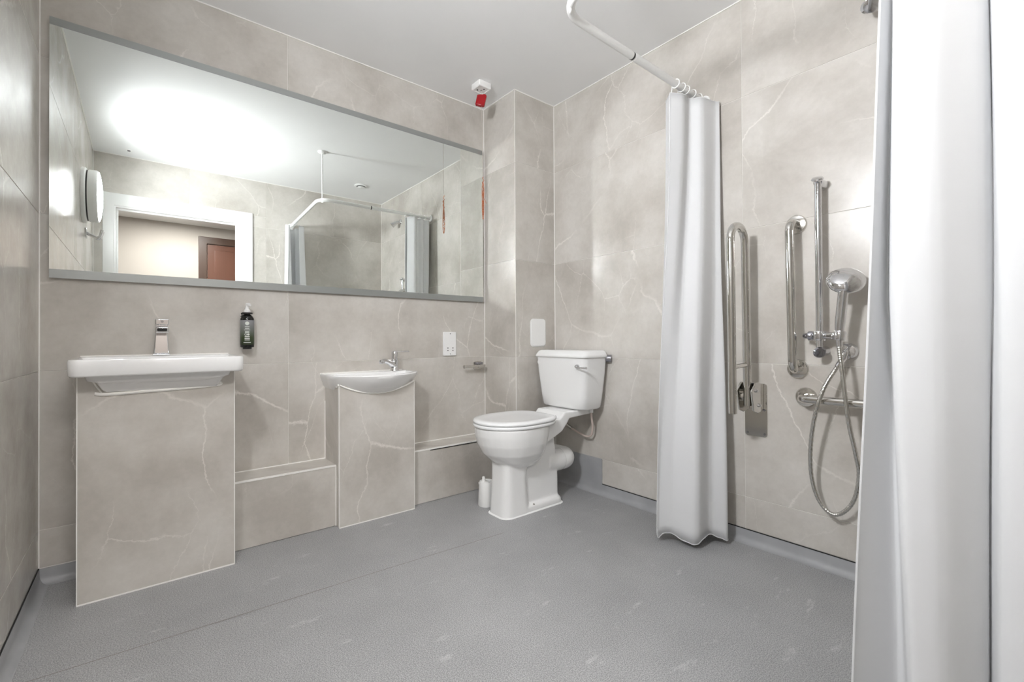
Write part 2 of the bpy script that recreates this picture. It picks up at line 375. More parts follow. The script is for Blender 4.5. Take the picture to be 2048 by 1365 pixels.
# hall behind the doorway
HY0, HY1, HX0, HX1, HZ = YB-WT, -1.42, -1.25, 2.05, 2.235
struct(MB().box(HX0, HX1, HY1, HY0+0.13, -0.05, -0.001).build('floor_hall', 'hallfloor', base=(0, 0, 0), smooth=False), 'beige hall floor')
struct(MB().box(HX0-0.1, HX1+0.1, HY1-0.1, HY0, HZ, HZ+0.1).build('ceiling_hall', 'paint', base=(0, 0, 0), smooth=False), 'white hall ceiling')
struct(MB().box(HX0-0.1, HX1+0.1, HY1-0.1, HY1, -0.05, HZ).build('wall_hall_back', 'hallwall', base=(0, 0, 0), smooth=False), 'cream hall wall seen through the doorway')
struct(MB().box(HX0-0.1, HX0, HY1, HY0, -0.05, HZ).build('wall_hall_left', 'hallwall', base=(0, 0, 0), smooth=False), 'cream end wall of the hall')
struct(MB().box(HX1, HX1+0.1, HY1, HY0, -0.05, HZ).build('wall_hall_right', 'hallwall', base=(0, 0, 0), smooth=False), 'cream far end wall of the hall')
struct(MB().box(HX0, XL-0.1, HY0-0.02, HY0, -0.05, HZ).box(XL-0.1, DX0-0.03, HY0-0.012, HY0, -0.05, HZ).box(DX1+0.03, HX1, HY0-0.012, HY0, -0.05, HZ).box(DX0-0.03, DX1+0.03, HY0-0.012, HY0, DZ+0.03, HZ)
       .build('wall_hall_front', 'hallwall', base=(0, 0, 0), smooth=False), 'cream hall side of the bathroom wall')
d2 = bpy.data.objects.new('door_2', None); C.objects.link(d2); d2.location = (0.98, HY1, 0); ORIGIN['door_2'] = Vector(d2.location)
struct(d2, 'dark brown panelled hall door in a dark frame')
MB().prism([(0.505, 0), (0.505, 2.115), (1.455, 2.115), (1.455, 0), (1.375, 0), (1.375, 2.035), (0.585, 2.035), (0.585, 0)], 'y', HY1, HY1+0.03).build('frame', 'darkbrown', d2, bevel=0.004, smooth=False)
MB().box(0.59, 1.37, HY1, HY1+0.015, 0.005, 2.03).build('leaf', 'brown', d2, bevel=0.003, smooth=False)
for z0, z1 in ((0.15, 0.95), (1.10, 1.97)):
    MB().box(0.66, 1.30, HY1+0.012, HY1+0.021, z0, z1).build('panel', 'brown', d2, bevel=0.005, smooth=False)
MB().tube(fillet([(1.32, HY1+0.015, 1.0), (1.32, HY1+0.055, 1.0), (1.20, HY1+0.055, 1.0)], 0.01), 0.009).build('handle', 'chrome', d2)
hl = thing('hall_fill_panel', 'square white ceiling panel added out of view in the hall as fill light', 'ceiling light', (0.30, -0.75, HZ-0.02))  # glowing panel placed outside the mirror's view to light the bathroom through the doorway
MB().box(0.00, 0.60, -1.00, -0.50, HZ-0.02, HZ).build('housing', 'plastic', hl, smooth=False)
MB().box(0.02, 0.58, -0.98, -0.52, HZ-0.024, HZ-0.019).build('diffuser', 'hallfill', hl, smooth=False)

# ------------------------------------------------------------------ mirror
MY = D-0.018
mx0, mx1, mz0, mz1 = -0.2735, 1.7475, 1.1595, 2.1595
mr = thing('wall_mirror', 'long frameless wall mirror with frosted strips above the basins', 'mirror', ((mx0+mx1)/2, MY, mz0))
MB().box(mx0, mx1, MY, MY+0.006, mz0, mz1).build('glass', 'mirror', mr, smooth=False)
MB().box(mx0+0.01, mx1-0.01, MY+0.006, D, mz0+0.008, mz1-0.008).build('backing', 'mirroredge', mr, smooth=False)
MB().box(mx0, mx1, MY-0.0006, MY, mz1-0.030, mz1).build('frosted_strip', 'frosted', mr, smooth=False)
MB().box(mx0, mx1, MY-0.0006, MY, mz0, mz0+0.034).build('frosted_strip', 'frosted', mr, smooth=False)

# ------------------------------------------------------------------ tiled vanity units and pipe boxing
V1X0, V1X1, V1Y = -0.175, 0.297, 2.176
V2X0, V2X1, V2Y = 0.7443, 1.147, 2.2541
LY, LZ = 2.300, 0.299
def vanity(x0, x1, y, ztop, label):
    v = thing('vanity_unit', label, 'vanity unit', ((x0+x1)/2, D, 0), 'tiled vanity units')
    MB().box(x0+0.002, x1-0.002, y, y+0.010, 0.005, ztop).build('front_panel', 'tile', v, smooth=False, bevel=0.0008, seg=1)
    MB().box(x0, x0+0.010, y+0.0105, D, 0.005, ztop).build('side_panel', 'tile', v, smooth=False)
    MB().box(x1-0.010, x1, y+0.0105, D, 0.005, ztop).build('side_panel', 'tile', v, smooth=False)
    for xx in (x0-0.0005, x1-0.0025):
        MB().box(xx, xx+0.003, y-0.0005, y+0.0105, 0.003, ztop).build('edge_trim', 'sealant', v, smooth=False)
    MB().box(x0, x1, y-0.0015, y+0.010, 0.0, 0.005).build('foot_sealant', 'sealant', v, smooth=False)
    return v
v1 = vanity(V1X0, V1X1, V1Y, 0.794, 'wide stone-tiled vanity unit under the rectangular basin')
v2 = vanity(V2X0, V2X1, V2Y, 0.690, 'narrow stone-tiled vanity unit under the small curved basin')
def boxing(x0, x1, label):
    b = thing('pipe_boxing', label, 'pipe boxing', ((x0+x1)/2, D, 0), 'low pipe boxing along the mirror wall')
    MB().box(x0, x1, LY, LY+0.010, 0.002, LZ-0.008).build('front_panel', 'tile', b, smooth=False)
    MB().box(x0, x1, LY-0.001, D, LZ-0.008, LZ).build('top_panel', 'tile', b, smooth=False)
    MB().box(x0, x1, LY-0.0022, LY+0.006, LZ-0.006, LZ+0.0012).build('edge_trim', 'sealant', b, smooth=False)
    MB().box(x0, x1, D-0.004, D, LZ, LZ+0.004).build('wall_sealant', 'sealant', b, smooth=False)
    return b
b1 = boxing(V1X1, V2X0, 'low tiled pipe boxing between the two vanity units')
b2 = boxing(V2X1, CX, 'low tiled pipe boxing between the narrow vanity and the toilet')
MB().box(V2X0-0.003, V2X0, LY-0.003, LY, 0, LZ).build('corner_sealant', 'sealant', b1, smooth=False)
MB().box(V2X0-0.003, V2X0, D-0.003, D, LZ, 0.60).build('corner_sealant', 'sealant', b1, smooth=False)
MB().box(V2X1+0.12, CX, LY-0.0024, LY-0.0005, LZ-0.011, LZ-0.0065).build('open_gap', 'hole', b2, smooth=False)

# ------------------------------------------------------------------ rectangular washbasin
bx0, bx1, by0, bz0, bz1 = -0.191, 0.315, 2.052, 0.797, 0.8555
ba = thing('washbasin', 'wide rectangular white ceramic washbasin', 'washbasin', ((bx0+bx1)/2, D, bz0))
def basin_ring(x0, x1, y0, y1, r, rb, z):
    pts = []
    for cx_, cy_, a0, rr in ((x1, y1, 0, rb), (x0, y1, PI/2, rb), (x0, y0, PI, r), (x1, y0, 1.5*PI, r)):
        for i in range(7):
            a = a0 + i*PI/12
            ox = cx_ - rr if a0 in (0, 1.5*PI) else cx_ + rr; oy = cy_ - rr if a0 in (0, PI/2) else cy_ + rr
            pts.append((ox+rr*math.cos(a), oy+rr*math.sin(a), z))
    return pts
R = [basin_ring(bx0+0.05, bx1-0.05, by0+0.04, D-0.002, 0.03, 0.004, bz0),
     basin_ring(bx0+0.006, bx1-0.006, by0+0.006, D-0.001, 0.032, 0.004, bz0),
     basin_ring(bx0+0.001, bx1-0.001, by0+0.001, D-0.001, 0.034, 0.004, bz0+0.006),
     basin_ring(bx0, bx1, by0, D-0.001, 0.034, 0.004, bz1-0.006), basin_ring(bx0+0.002, bx1-0.002, by0+0.002, D-0.001, 0.033, 0.004, bz1-0.001),
     basin_ring(bx0+0.006, bx1-0.006, by0+0.006, D-0.004, 0.030, 0.004, bz1), basin_ring(bx0+0.013, bx1-0.013, by0+0.013, D-0.105, 0.025, 0.02, bz1),
     basin_ring(bx0+0.018, bx1-0.018, by0+0.018, D-0.110, 0.025, 0.02, bz1-0.004), basin_ring(bx0+0.045, bx1-0.045, by0+0.04, D-0.125, 0.03, 0.03, bz1-0.075),
     basin_ring(bx0+0.10, bx1-0.10, by0+0.08, D-0.16, 0.03, 0.03, bz1-0.095)]
MB().loft(R).build('bowl_rim', 'ceramic', ba, angle=50)
def under(x0, x1, y0, z): return [(x, y, z) for x, y in ((x0, y0), (x1, y0), (x1, D-0.02), (x0, D-0.02))]
MB().loft([under(-0.132, 0.262, 2.088, bz0+0.002), under(-0.124, 0.254, 2.100, 0.776), under(-0.122, 0.252, 2.112, 0.774), under(-0.108, 0.240, 2.150, 0.745), under(-0.102, 0.234, 2.168, 0.735)]).build('underside', 'ceramic', ba, bevel=0.005, angle=25)
pts = catmull([(-0.128, V1Y-0.003, 0.731), (-0.09, V1Y-0.004, 0.727), (0.02, V1Y-0.004, 0.730), (0.12, V1Y-0.004, 0.733), (0.215, V1Y-0.003, 0.737), (0.248, V1Y-0.003, 0.741), (0.243, V1Y-0.003, 0.750)], 5)
MB().tube(pts, [0.006]*len(pts), 8).build('sealant_bead', 'sealant', ba)
MB().tube(catmull([(-0.110, V1Y-0.001, 0.734), (-0.128, V1Y-0.001, 0.765), (-0.14, V1Y-0.001, 0.794)], 5), 0.003, 8).build('sealant_bead', 'sealant', ba)
MB().box(bx0+0.004, bx1-0.004, D-0.005, D, bz1-0.002, bz1+0.004).build('wall_sealant', 'sealant', ba, smooth=False)

def taper_box(mb, a, b):
    """a and b: (x0,x1,y0,y1,z)"""
    r = lambda q: [(q[0], q[2], q[4]), (q[1], q[2], q[4]), (q[1], q[3], q[4]), (q[0], q[3], q[4])]
    return mb.loft([r(a), r(b)])
tp = thing('mixer_tap', 'square chrome mixer tap on the rectangular washbasin', 'tap', (0.063, 2.40, bz1), 'basin taps')
tx = 0.0635
taper_box(MB(), (tx-0.029, tx+0.029, 2.365, 2.425, bz1), (tx-0.029, tx+0.029, 2.365, 2.425, bz1+0.007)).build('base_plate', 'chrome', tp, bevel=0.002, smooth=False)
taper_box(MB(), (tx-0.026, tx+0.026, 2.370, 2.420, bz1+0.007), (tx-0.020, tx+0.020, 2.375, 2.418, bz1+0.100)).build('body', 'chrome', tp, bevel=0.004, seg=3)
sp = MB().box(tx-0.0215, tx+0.0215, 2.285, 2.412, bz1+0.093, bz1+0.117).build('spout', 'chrome', tp, bevel=0.005, seg=3)
MB().prism(rrect(tx-0.016, tx+0.016, bz1+0.099, bz1+0.111, 0.004), 'y', 2.2842, 2.2855).build('outlet', 'hole', sp, smooth=False)
MB().box(tx-0.0185, tx+0.0185, 2.300, 2.41, bz1+0.119, bz1+0.126).build('neck', 'chrome', tp, bevel=0.001, smooth=False)
lv = MB().box(tx-0.0215, tx+0.0215, 2.288, 2.415, bz1+0.124, bz1+0.148).build('lever', 'chrome', tp, bevel=0.003, seg=3)
MB().lathe([(0.005, 0), (0.005, 0.0008)], (tx, 2.2882, bz1+0.138), (0, -1, 0), 16).build('index_dot', 'darksteel', lv)

# ------------------------------------------------------------------ small curved basin
b2x, hw2 = 0.946, 0.228
hb = thing('hand_basin', 'small white ceramic basin with a curved front', 'washbasin', (b2x, D, 0.61))
def d_ring(hw, ys, yf, z, back=D-0.001, inset=0.0):
    """back edge, straight sides to ys, then an arc bulging to yf"""
    pts = []; n = 18
    pts.append((b2x-hw, back, z)); pts.append((b2x-hw, (back+ys)/2, z))
    for i in range(n+1):
        tt = -1 + 2*i/n
        pts.append((b2x+hw*tt, yf+(ys-yf)*(abs(tt)**2.2), z))
    pts.append((b2x+hw, (back+ys)/2, z)); pts.append((b2x+hw, back, z))
    return pts
RZ = 0.742
rings = [d_ring(hw2-0.09, 2.42, 2.36, 0.605), d_ring(hw2-0.06, 2.39, 2.30, 0.622), d_ring(hw2-0.036, 2.345, 2.236, 0.650), d_ring(hw2-0.014, 2.305, 2.178, 0.690),
         d_ring(hw2-0.003, 2.275, 2.150, 0.722), d_ring(hw2, 2.268, 2.144, RZ-0.006), d_ring(hw2-0.003, 2.270, 2.147, RZ),
         d_ring(hw2-0.014, 2.282, 2.158, RZ, D-0.085), d_ring(hw2-0.020, 2.287, 2.165, RZ-0.006, D-0.090), d_ring(hw2-0.05, 2.30, 2.20, RZ-0.07, D-0.11), d_ring(hw2-0.10, 2.33, 2.25, RZ-0.09, D-0.13)]
MB().loft(rings).build('bowl', 'ceramic', hb, angle=50)
pts = []
for i in range(15):
    tt = -1+2*i/14; pts.append((b2x+0.199*tt, V2Y-0.003, 0.643+0.052*abs(tt)**2.0))
MB().tube(pts, 0.004, 8).build('sealant_bead', 'sealant', hb)
MB().tube([(V2X0-0.001, V2Y+0.004, 0.697), (V2X0-0.001, V2Y+0.02, 0.683), (V2X0-0.001, V2Y+0.035, 0.684)], 0.004, 8).build('sealant_blob', 'sealant', hb)
MB().box(V2X0-0.001, V2X0+0.004, V2Y+0.04, D-0.03, 0.6905, 0.698).build('gap_shade', 'hole', hb, smooth=False)  # black strip painted for the shade in the slot under the basin
MB().box(b2x-hw2, b2x+hw2, D-0.004, D, RZ-0.004, RZ+0.003).build('wall_sealant', 'sealant', hb, smooth=False)
tp2 = thing('mixer_tap', 'small round chrome mixer tap with a side lever on the curved basin', 'tap', (1.098, 2.395, RZ), 'basin taps')
bd = Vector((1.098, 2.395, RZ))
MB().lathe([(0.024, 0), (0.024, 0.005), (0.020, 0.010), (0.019, 0.045), (0.021, 0.060)], bd, (0, 0, 1), 24).build('body', 'chrome', tp2)
MB().lathe([(0.0175, 0.058), (0.0175, 0.100), (0.014, 0.108), (0.0, 0.110)], bd, (0, 0, 1), 24).build('cartridge', 'chrome', tp2)
MB().tube(catmull([bd+Vector((0, 0, 0.025)), bd+Vector((-0.045, -0.03, 0.047)), bd+Vector((-0.088, -0.06, 0.060)), bd+Vector((-0.107, -0.072, 0.054))], 6), [0.016]*6+[0.0135]*6+[0.012]*7, 16).build('spout', 'chrome', tp2)
MB().lathe([(0.014, 0), (0.014, 0.012), (0.010, 0.016)], bd+Vector((-0.104, -0.07, 0.062)), (-0.35, -0.2, -1), 16).build('aerator', 'chrome', tp2)
taper_box(MB(), (1.09, 1.184, 2.385, 2.399, RZ+0.104), (1.09, 1.184, 2.388, 2.397, RZ+0.111)).build('lever', 'chrome', tp2, bevel=0.002)

# ------------------------------------------------------------------ soap dispenser
sx, sy, sz = 0.381, D-0.046, 0.884
so = thing('soap_dispenser', 'dark bottle of hand wash with a white pump on the wall', 'soap dispenser', (sx, sy, sz-0.008))
MB().lathe([(0.018, -0.008), (0.019, 0.0)], (sx, sy, sz), (0, 0, 1), 24).build('base_plug', 'black', so)
MB().lathe([(0.026, 0), (0.0285, 0.003), (0.0285, 0.128), (0.027, 0.136), (0.020, 0.148), (0.013, 0.152), (0.013, 0.160)], (sx, sy, sz), (0, 0, 1), 32).build('bottle', 'bottle', so)
lab = MB().lathe([(0.0290, 0.012), (0.0290, 0.126)], (sx, sy, sz), (0, 0, 1), 32, False, False).build('label', 'label', so)
def curved_patch(a0, a1, z0, z1, r=0.0293, n=6):
    def p(a, z): return (sx + r*math.sin(a), sy - r*math.cos(a), z)
    a_ = [a0+(a1-a0)*i/n for i in range(n+1)]
    return [[p(a, z0) for a in a_], [p(a, z1) for a in a_]]
af = math.atan2(-sx, sy)         # the side of the bottle that faces the room
for a, z0, z1 in ((0.32, 0.094, 0.0965), (0.30, 0.086, 0.0885), (0.42, 0.079, 0.0815), (0.30, 0.068, 0.074), (0.34, 0.048, 0.052), (0.36, 0.040, 0.044), (0.36, 0.033, 0.036), (0.52, 0.021, 0.0245)):
    MB().loft(curved_patch(af-a, af+a, sz+z0, sz+z1), False, False, closed=False).build('print_line', 'print', lab, smooth=False)
def curved_disc(ac, zc, rr, r=0.0293, rin=0.0, n=20):
    f = lambda q, i: (sx + r*math.sin(ac+q*math.cos(2*PI*i/n)/r), sy - r*math.cos(ac+q*math.cos(2*PI*i/n)/r), zc + q*math.sin(2*PI*i/n))
    return [[f(rr, i) for i in range(n)], [f(max(rin, 0.0003), i) for i in range(n)]]
MB().loft(curved_disc(af, sz+0.111, 0.0085), False, True).build('round_emblem', 'print', lab, smooth=False)
MB().loft(curved_disc(af-0.20, sz+0.060, 0.005, rin=0.003), False, False).build('round_emblem', 'print', lab, smooth=False)
MB().loft(curved_disc(af+0.16, sz+0.060, 0.005), False, True).build('round_emblem', 'print', lab, smooth=False)
hd = MB().prism([(0.0225*math.sin(2*PI*i/24)+sx, 0.0225*math.cos(2*PI*i/24)+sy) for i in range(24)], 'z', sz+0.155, sz+0.162).box(sx-0.012, sx+0.012, sy+0.01, D, sz+0.140, sz+0.162).build('wall_bracket', 'black', so)
MB().tube([(sx-0.024, sy, sz+0.158), (sx-0.021, sy-0.006, sz+0.148), (sx-0.027, sy-0.004, sz+0.142)], 0.002, 8).build('tamper_clip', 'black', hd)
pm = MB().lathe([(0.014, 0.161), (0.0145, 0.165), (0.0145, 0.172), (0.009, 0.177), (0.007, 0.190), (0.008, 0.196)], (sx, sy, sz), (0, 0, 1), 24).build('pump', 'plastic', so)
MB().tube([(sx, sy, sz+0.199), (sx+0.006, sy-0.016, sz+0.199), (sx+0.008, sy-0.026, sz+0.195)], [0.008, 0.006, 0.005], 12).build('nozzle', 'plastic', pm)

# ------------------------------------------------------------------ shaver socket, roll holder, cover plate
sk = thing('shaver_socket', 'white shaver socket on the wall above the small basin', 'socket', (1.496, D, 0.812))
MB().box(1.450, 1.542, D-0.012, D, 0.814, 0.962).build('face_plate', 'plastic', sk, bevel=0.003)
for x, z in ((1.480, 0.862), (1.480, 0.846), (1.516, 0.862), (1.516, 0.846)):
    MB().lathe([(0.0035, 0), (0.0035, 0.0008)], (x, D-0.012, z), (0, -1, 0), 12).build('pin_hole', 'hole', sk)
for z in (0.951, 0.825):
    MB().lathe([(0.0035, 0), (0.003, 0.001)], (1.497, D-0.012, z), (0, -1, 0), 12).build('screw', 'darksteel', sk)
th = thing('toilet_roll_holder', 'chrome toilet roll holder beside the corner column', 'roll holder', (1.700, D, 0.72))
MB().box(1.677, 1.737, D-0.008, D, 0.722, 0.772).build('back_plate', 'steel', th, bevel=0.002)
MB().box(1.680, 1.732, D-0.060, D-0.006, 0.733, 0.752).build('arm_block', 'steel', th, bevel=0.002)
MB().tube([(1.715, D-0.052, 0.742), (1.575, D-0.052, 0.742)], 0.008, 14).build('roll_bar', 'steel', th)
MB().lathe([(0.011, 0), (0.011, 0.006)], (1.577, D-0.052, 0.742), (-1, 0, 0), 14).build('end_cap', 'steel', th)
MB().box(1.682, 1.73, D-0.035, D-0.006, 0.752, 0.766).build('cover_flap', 'darksteel', th, bevel=0.002)
cp = thing('cover_plate', 'blank white rounded cover plate above the cistern', 'cover plate', (1.952, CY, 0.866))
MB().prism(rrect(1.887, 2.018, 0.866, 1.043, 0.024), 'y', CY-0.004, CY).build('rim', 'plastic', cp, bevel=0.002)
MB().prism(rrect(1.893, 2.012, 0.872, 1.037, 0.020), 'y', CY-0.007, CY-0.004).build('face', 'plastic', cp, bevel=0.002)

# ------------------------------------------------------------------ toilet
ty = 1.893
to = thing('toilet', 'white close-coupled toilet with closed lid in the corner', 'toilet', (1.70, ty, 0))
def egg(xf, xb, hw, z, n=36, sq=2.3, mid=0.46):
    """plan outline with a pointed-round front at xf and a squarer back at xb"""
    xm = xf+(xb-xf)*mid; pts = []
    for i in range(n):
        a = 2*PI*i/n; c, s_ = math.cos(a), math.sin(a)
        if c < 0: x = xm + (xm-xf)*c; y = hw*s_
        else:
            e = 2/3.2; x = xm+(xb-xm)*(abs(c)**e); y = hw*math.copysign(abs(s_)**e, s_)
        pts.append((x, ty+y, z))
    return pts
RIM = 0.462
def remesh(ob):
    r = ob.modifiers.new('merge', 'REMESH'); r.mode = 'VOXEL'; r.voxel_size = 0.0055; r.use_smooth_shade = True
    s_ = ob.modifiers.new('soften', 'SMOOTH'); s_.factor = 0.5; s_.iterations = 7
pan = MB()
pan.loft([egg(1.50, 1.62, 0.055, 0.232), egg(1.462, 1.655, 0.085, 0.249), egg(1.415, 1.675, 0.122, 0.280), egg(1.370, 1.690, 0.150, 0.322), egg(1.343, 1.702, 0.168, 0.372), egg(1.330, 1.710, 0.176, 0.420), egg(1.326, 1.712, 0.178, RIM)])
def sq(x0, x1, hw, z, r): return [(x, y, z) for x, y in rrect(x0, x1, ty-hw, ty+hw, r, 4)]
pan.loft([sq(1.422, 1.610, 0.084, 0.0, 0.05), sq(1.428, 1.595, 0.080, 0.08, 0.045), sq(1.434, 1.585, 0.076, 0.18, 0.04), sq(1.436, 1.60, 0.075, 0.27, 0.035)])      # front column
pan.loft([sq(1.50, 1.83, 0.054, 0.02, 0.02), sq(1.50, 1.83, 0.052, 0.15, 0.02), sq(1.50, 1.815, 0.050, 0.30, 0.02), sq(1.55, 1.80, 0.05, 0.40, 0.02)])                 # narrow rear body
pan.loft([sq(1.422, 1.845, 0.082, 0.0, 0.045), sq(1.424, 1.842, 0.080, 0.028, 0.044), sq(1.435, 1.83, 0.068, 0.040, 0.04)])                                            # foot
pan.tube([(1.76, ty, 0.222), (1.885, ty, 0.218)], 0.064, 24)                                                                                               # outlet
side = [(1.66, 0.350), (1.74, 0.380), (1.80, 0.405), (1.835, 0.440), (1.86, 0.470), (2.04, 0.478), (2.04, 0.508), (1.82, 0.508), (1.79, 0.478), (1.66, RIM)]
pan.loft([[(x, ty-0.112, z) for x, z in side], [(x, ty+0.112, z) for x, z in side]])                                                                      # shelf
pan.build('pan', 'ceramic', to, extra=remesh)
MB().tube(fillet([(1.87, ty, 0.218), (1.945, ty, 0.218), (1.945, ty+0.16, 0.212)], 0.06, 8), 0.061, 24).build('waste_elbow', 'plastic', to)
seat_o = MB().loft([egg(1.322, 1.752, 0.181, RIM+0.002), egg(1.318, 1.755, 0.185, RIM+0.006), egg(1.318, 1.755, 0.185, RIM+0.014), egg(1.322, 1.752, 0.181, RIM+0.018)]).build('seat', 'seatp', to, angle=60)
MB().loft([egg(1.323, 1.755, 0.180, RIM+0.021), egg(1.318, 1.760, 0.185, RIM+0.025), egg(1.318, 1.760, 0.185, RIM+0.031), egg(1.324, 1.757, 0.180, RIM+0.037), egg(1.350, 1.745, 0.160, RIM+0.040), egg(1.38, 1.73, 0.135, RIM+0.037), egg(1.45, 1.69, 0.08, RIM+0.034)]).build('lid', 'seatp', to, angle=60)
for s_ in (-1, 1):
    MB().tube([(1.765, ty+s_*0.075-0.018, RIM+0.022), (1.765, ty+s_*0.075+0.018, RIM+0.022)], 0.011, 12).build('hinge', 'seatp', to)
    MB().lathe([(0.006, 0), (0.005, 0.004)], (1.62, ty+s_*0.0735, 0.035), (0, s_*0.4, 1), 10).build('fixing_screw', 'steel', to)
def cring(x0, x1, hw, z, r=0.035): return [(x, y, z) for x, y in rrect(x0, x1, ty-hw, ty+hw, r, 5)]
ci = MB().loft([cring(1.915, 2.06, 0.165, 0.512), cring(1.905, 2.072, 0.172, 0.522), cring(1.898, 2.078, 0.180, 0.58), cring(1.888, 2.085, 0.196, 0.72), cring(1.883, 2.088, 0.203, 0.815)]).build('cistern', 'ceramic', to, angle=60)
MB().loft([cring(1.876, 2.09, 0.208, 0.808), cring(1.874, 2.09, 0.210, 0.811), cring(1.876, 2.09, 0.208, 0.822), cring(1.888, 2.09, 0.197, 0.842), cring(1.896, 2.088, 0.188, 0.848), cring(1.92, 2.07, 0.16, 0.850)]).build('cistern_lid', 'ceramic', to, angle=60)
lv = MB().lathe([(0.013, 0.0), (0.013, 0.008), (0.010, 0.016), (0.006, 0.020)], (1.886, ty-0.150, 0.760), (-1, 0, 0), 18).build('flush_lever', 'chrome', to)
MB().tube(catmull([(1.866, ty-0.150, 0.759), (1.858, ty-0.185, 0.756), (1.854, ty-0.222, 0.757), (1.852, ty-0.243, 0.757)], 5), [0.004]*4+[0.005]*6+[0.007]*6, 10).build('handle', 'chrome', lv)
MB().lathe([(0.012, 0), (0.012, 0.004)], (1.889, ty+0.170, 0.775), (-1, 0, 0), 14).build('blanking_button', 'ceramic', to)
MB().tube([(2.085, ty-0.19, 0.80), (2.098, ty-0.215, 0.80)], 0.022, 16).build('overflow_cap', 'darksteel', to)
pp = catmull([(2.03, ty-0.12, 0.515), (2.033, ty-0.118, 0.46), (2.05, ty-0.112, 0.40), (2.06, ty-0.09, 0.345), (2.065, ty-0.04, 0.332), (2.075, ty+0.06, 0.352), (2.085, ty+0.14, 0.375)], 6)
ip = MB().tube(pp, 0.006, 10).build('inlet_pipe', 'pink', to)
MB().lathe([(0.011, 0), (0.011, 0.03)], (2.03, ty-0.12, 0.486), (0, 0, 1), 12).build('pipe_nut', 'plastic', ip)
MB().lathe([(0.010, 0), (0.010, 0.05)], (2.078, ty+0.08, 0.358), (0.1, 0.9, 0.3), 12).build('isolating_valve', 'steel', ip)
MB().loft([sq(1.415, 1.852, 0.089, 0.0, 0.048), sq(1.421, 1.846, 0.083, 0.005, 0.046)]).build('foot_sealant', 'plastic', to)

bs = thing('toilet_brush_holder', 'white plastic toilet brush tub behind the toilet foot', 'brush holder', (1.480, 2.055, 0))
MB().lathe([(0.044, 0), (0.046, 0.004), (0.040, 0.125), (0.038, 0.132), (0.034, 0.130), (0.034, 0.06)], (1.480, 2.055, 0), (0, 0, 1), 28).build('tub', 'brush', bs)
MB().lathe([(0.028, 0.112), (0.030, 0.124), (0.012, 0.130), (0.008, 0.140), (0.008, 0.150), (0.006, 0.156), (0.0, 0.158)], (1.472, 2.060, 0), (-0.03, 0.03, 1), 16).build('brush_handle', 'plastic', bs)

# ------------------------------------------------------------------ emergency pull cord
pc = thing('emergency_pull_cord', 'ceiling pull switch with red bangle and orange cord bundle', 'pull cord', (1.58, 2.232, H))
px, py = 1.582, 2.228
MB().loft([[(x, y, z) for x, y in rrect(px-s_, px+s_, py-s_, py+s_, 0.006, 3)] for s_, z in ((0.043, H), (0.043, H-0.030), (0.039, H-0.034), (0.036, H-0.034), (0.035, H-0.031))]).build('switch_box', 'plastic', pc, angle=50)
for dx, dy in ((-0.017, 0.016), (0.004, 0.006), (0.010, -0.014)):
    MB().lathe([(0.005, 0), (0.005, 0.001)], (px+dx, py+dy, H-0.031), (0, 0, -1), 12).build('screw_hole', 'hole', pc)
MB().tube([(px, py, H-0.03), (px, py, H-0.13), (1.584, 2.224, 2.12), (1.586, 2.222, 1.90)], 0.0014, 6).build('cord', 'cord', pc)
# the red bangle: a flattened rounded triangle block hanging askew
rb = MB(); ex = Vector((0.78, -0.60, 0)).normalized(); ez = Vector((0.22*ex.x, 0.22*ex.y, 1)).normalized(); ey = ez.cross(ex)
cc = Vector((px-0.004, py, H-0.098)); shape = [(-0.027, 0.032), (0.020, 0.036), (0.030, 0.026), (0.028, -0.036), (0.010, -0.037), (-0.027, -0.028)]
rb.loft([[cc + ex*a*1.02 + ez*b + ey*d_ for a, b in shape] for d_ in (-0.014, 0.014)])
rb.build('red_bangle', 'red', pc, bevel=0.005, seg=3)
for q, (a, b_, r_) in enumerate(((1.890, 1.80, 0.004), (1.80, 1.76, 0.003), (1.735, 1.66, 0.0045))):
    pts = []
    for i in range(41):
        u = i/40; an = u*2*PI*(3.5 if q < 2 else 2.2); z = a+(b_-a)*u
        pts.append((1.586+r_*math.cos(an)+0.002*math.sin(an*0.37), 2.222+r_*math.sin(an), z))
    MB().tube(pts, 0.0018, 6).build('cord_knot', 'orange', pc)
for ph, wd, z0, z1 in ((0.0, 0.007, 1.80, 1.64), (1.3, 0.009, 1.745, 1.635), (2.4, 0.006, 1.86, 1.73)):
    pts = []
    for i in range(25):
        a = 2*PI*i/24; pts.append((1.586+wd*math.sin(a)*math.cos(ph), 2.222+wd*math.sin(a)*math.sin(ph), (z0+z1)/2+(z0-z1)/2*math.cos(a)))
    MB().tube(pts[:-1], 0.0016, 6, closed=True).build('cord_loop', 'orange', pc)
MB().tube([(1.586, 2.222, 1.765), (1.594, 2.214, 1.75), (1.600, 2.208, 1.728)], 0.0014, 6).build('cord_end', 'orange', pc)
MB().lathe([(0.0, 0), (0.004, 0.002), (0.004, 0.010), (0.0, 0.012)], (1.586, 2.222, 1.632), (0, 0, 1), 10).build('cord_knot', 'orange', pc)

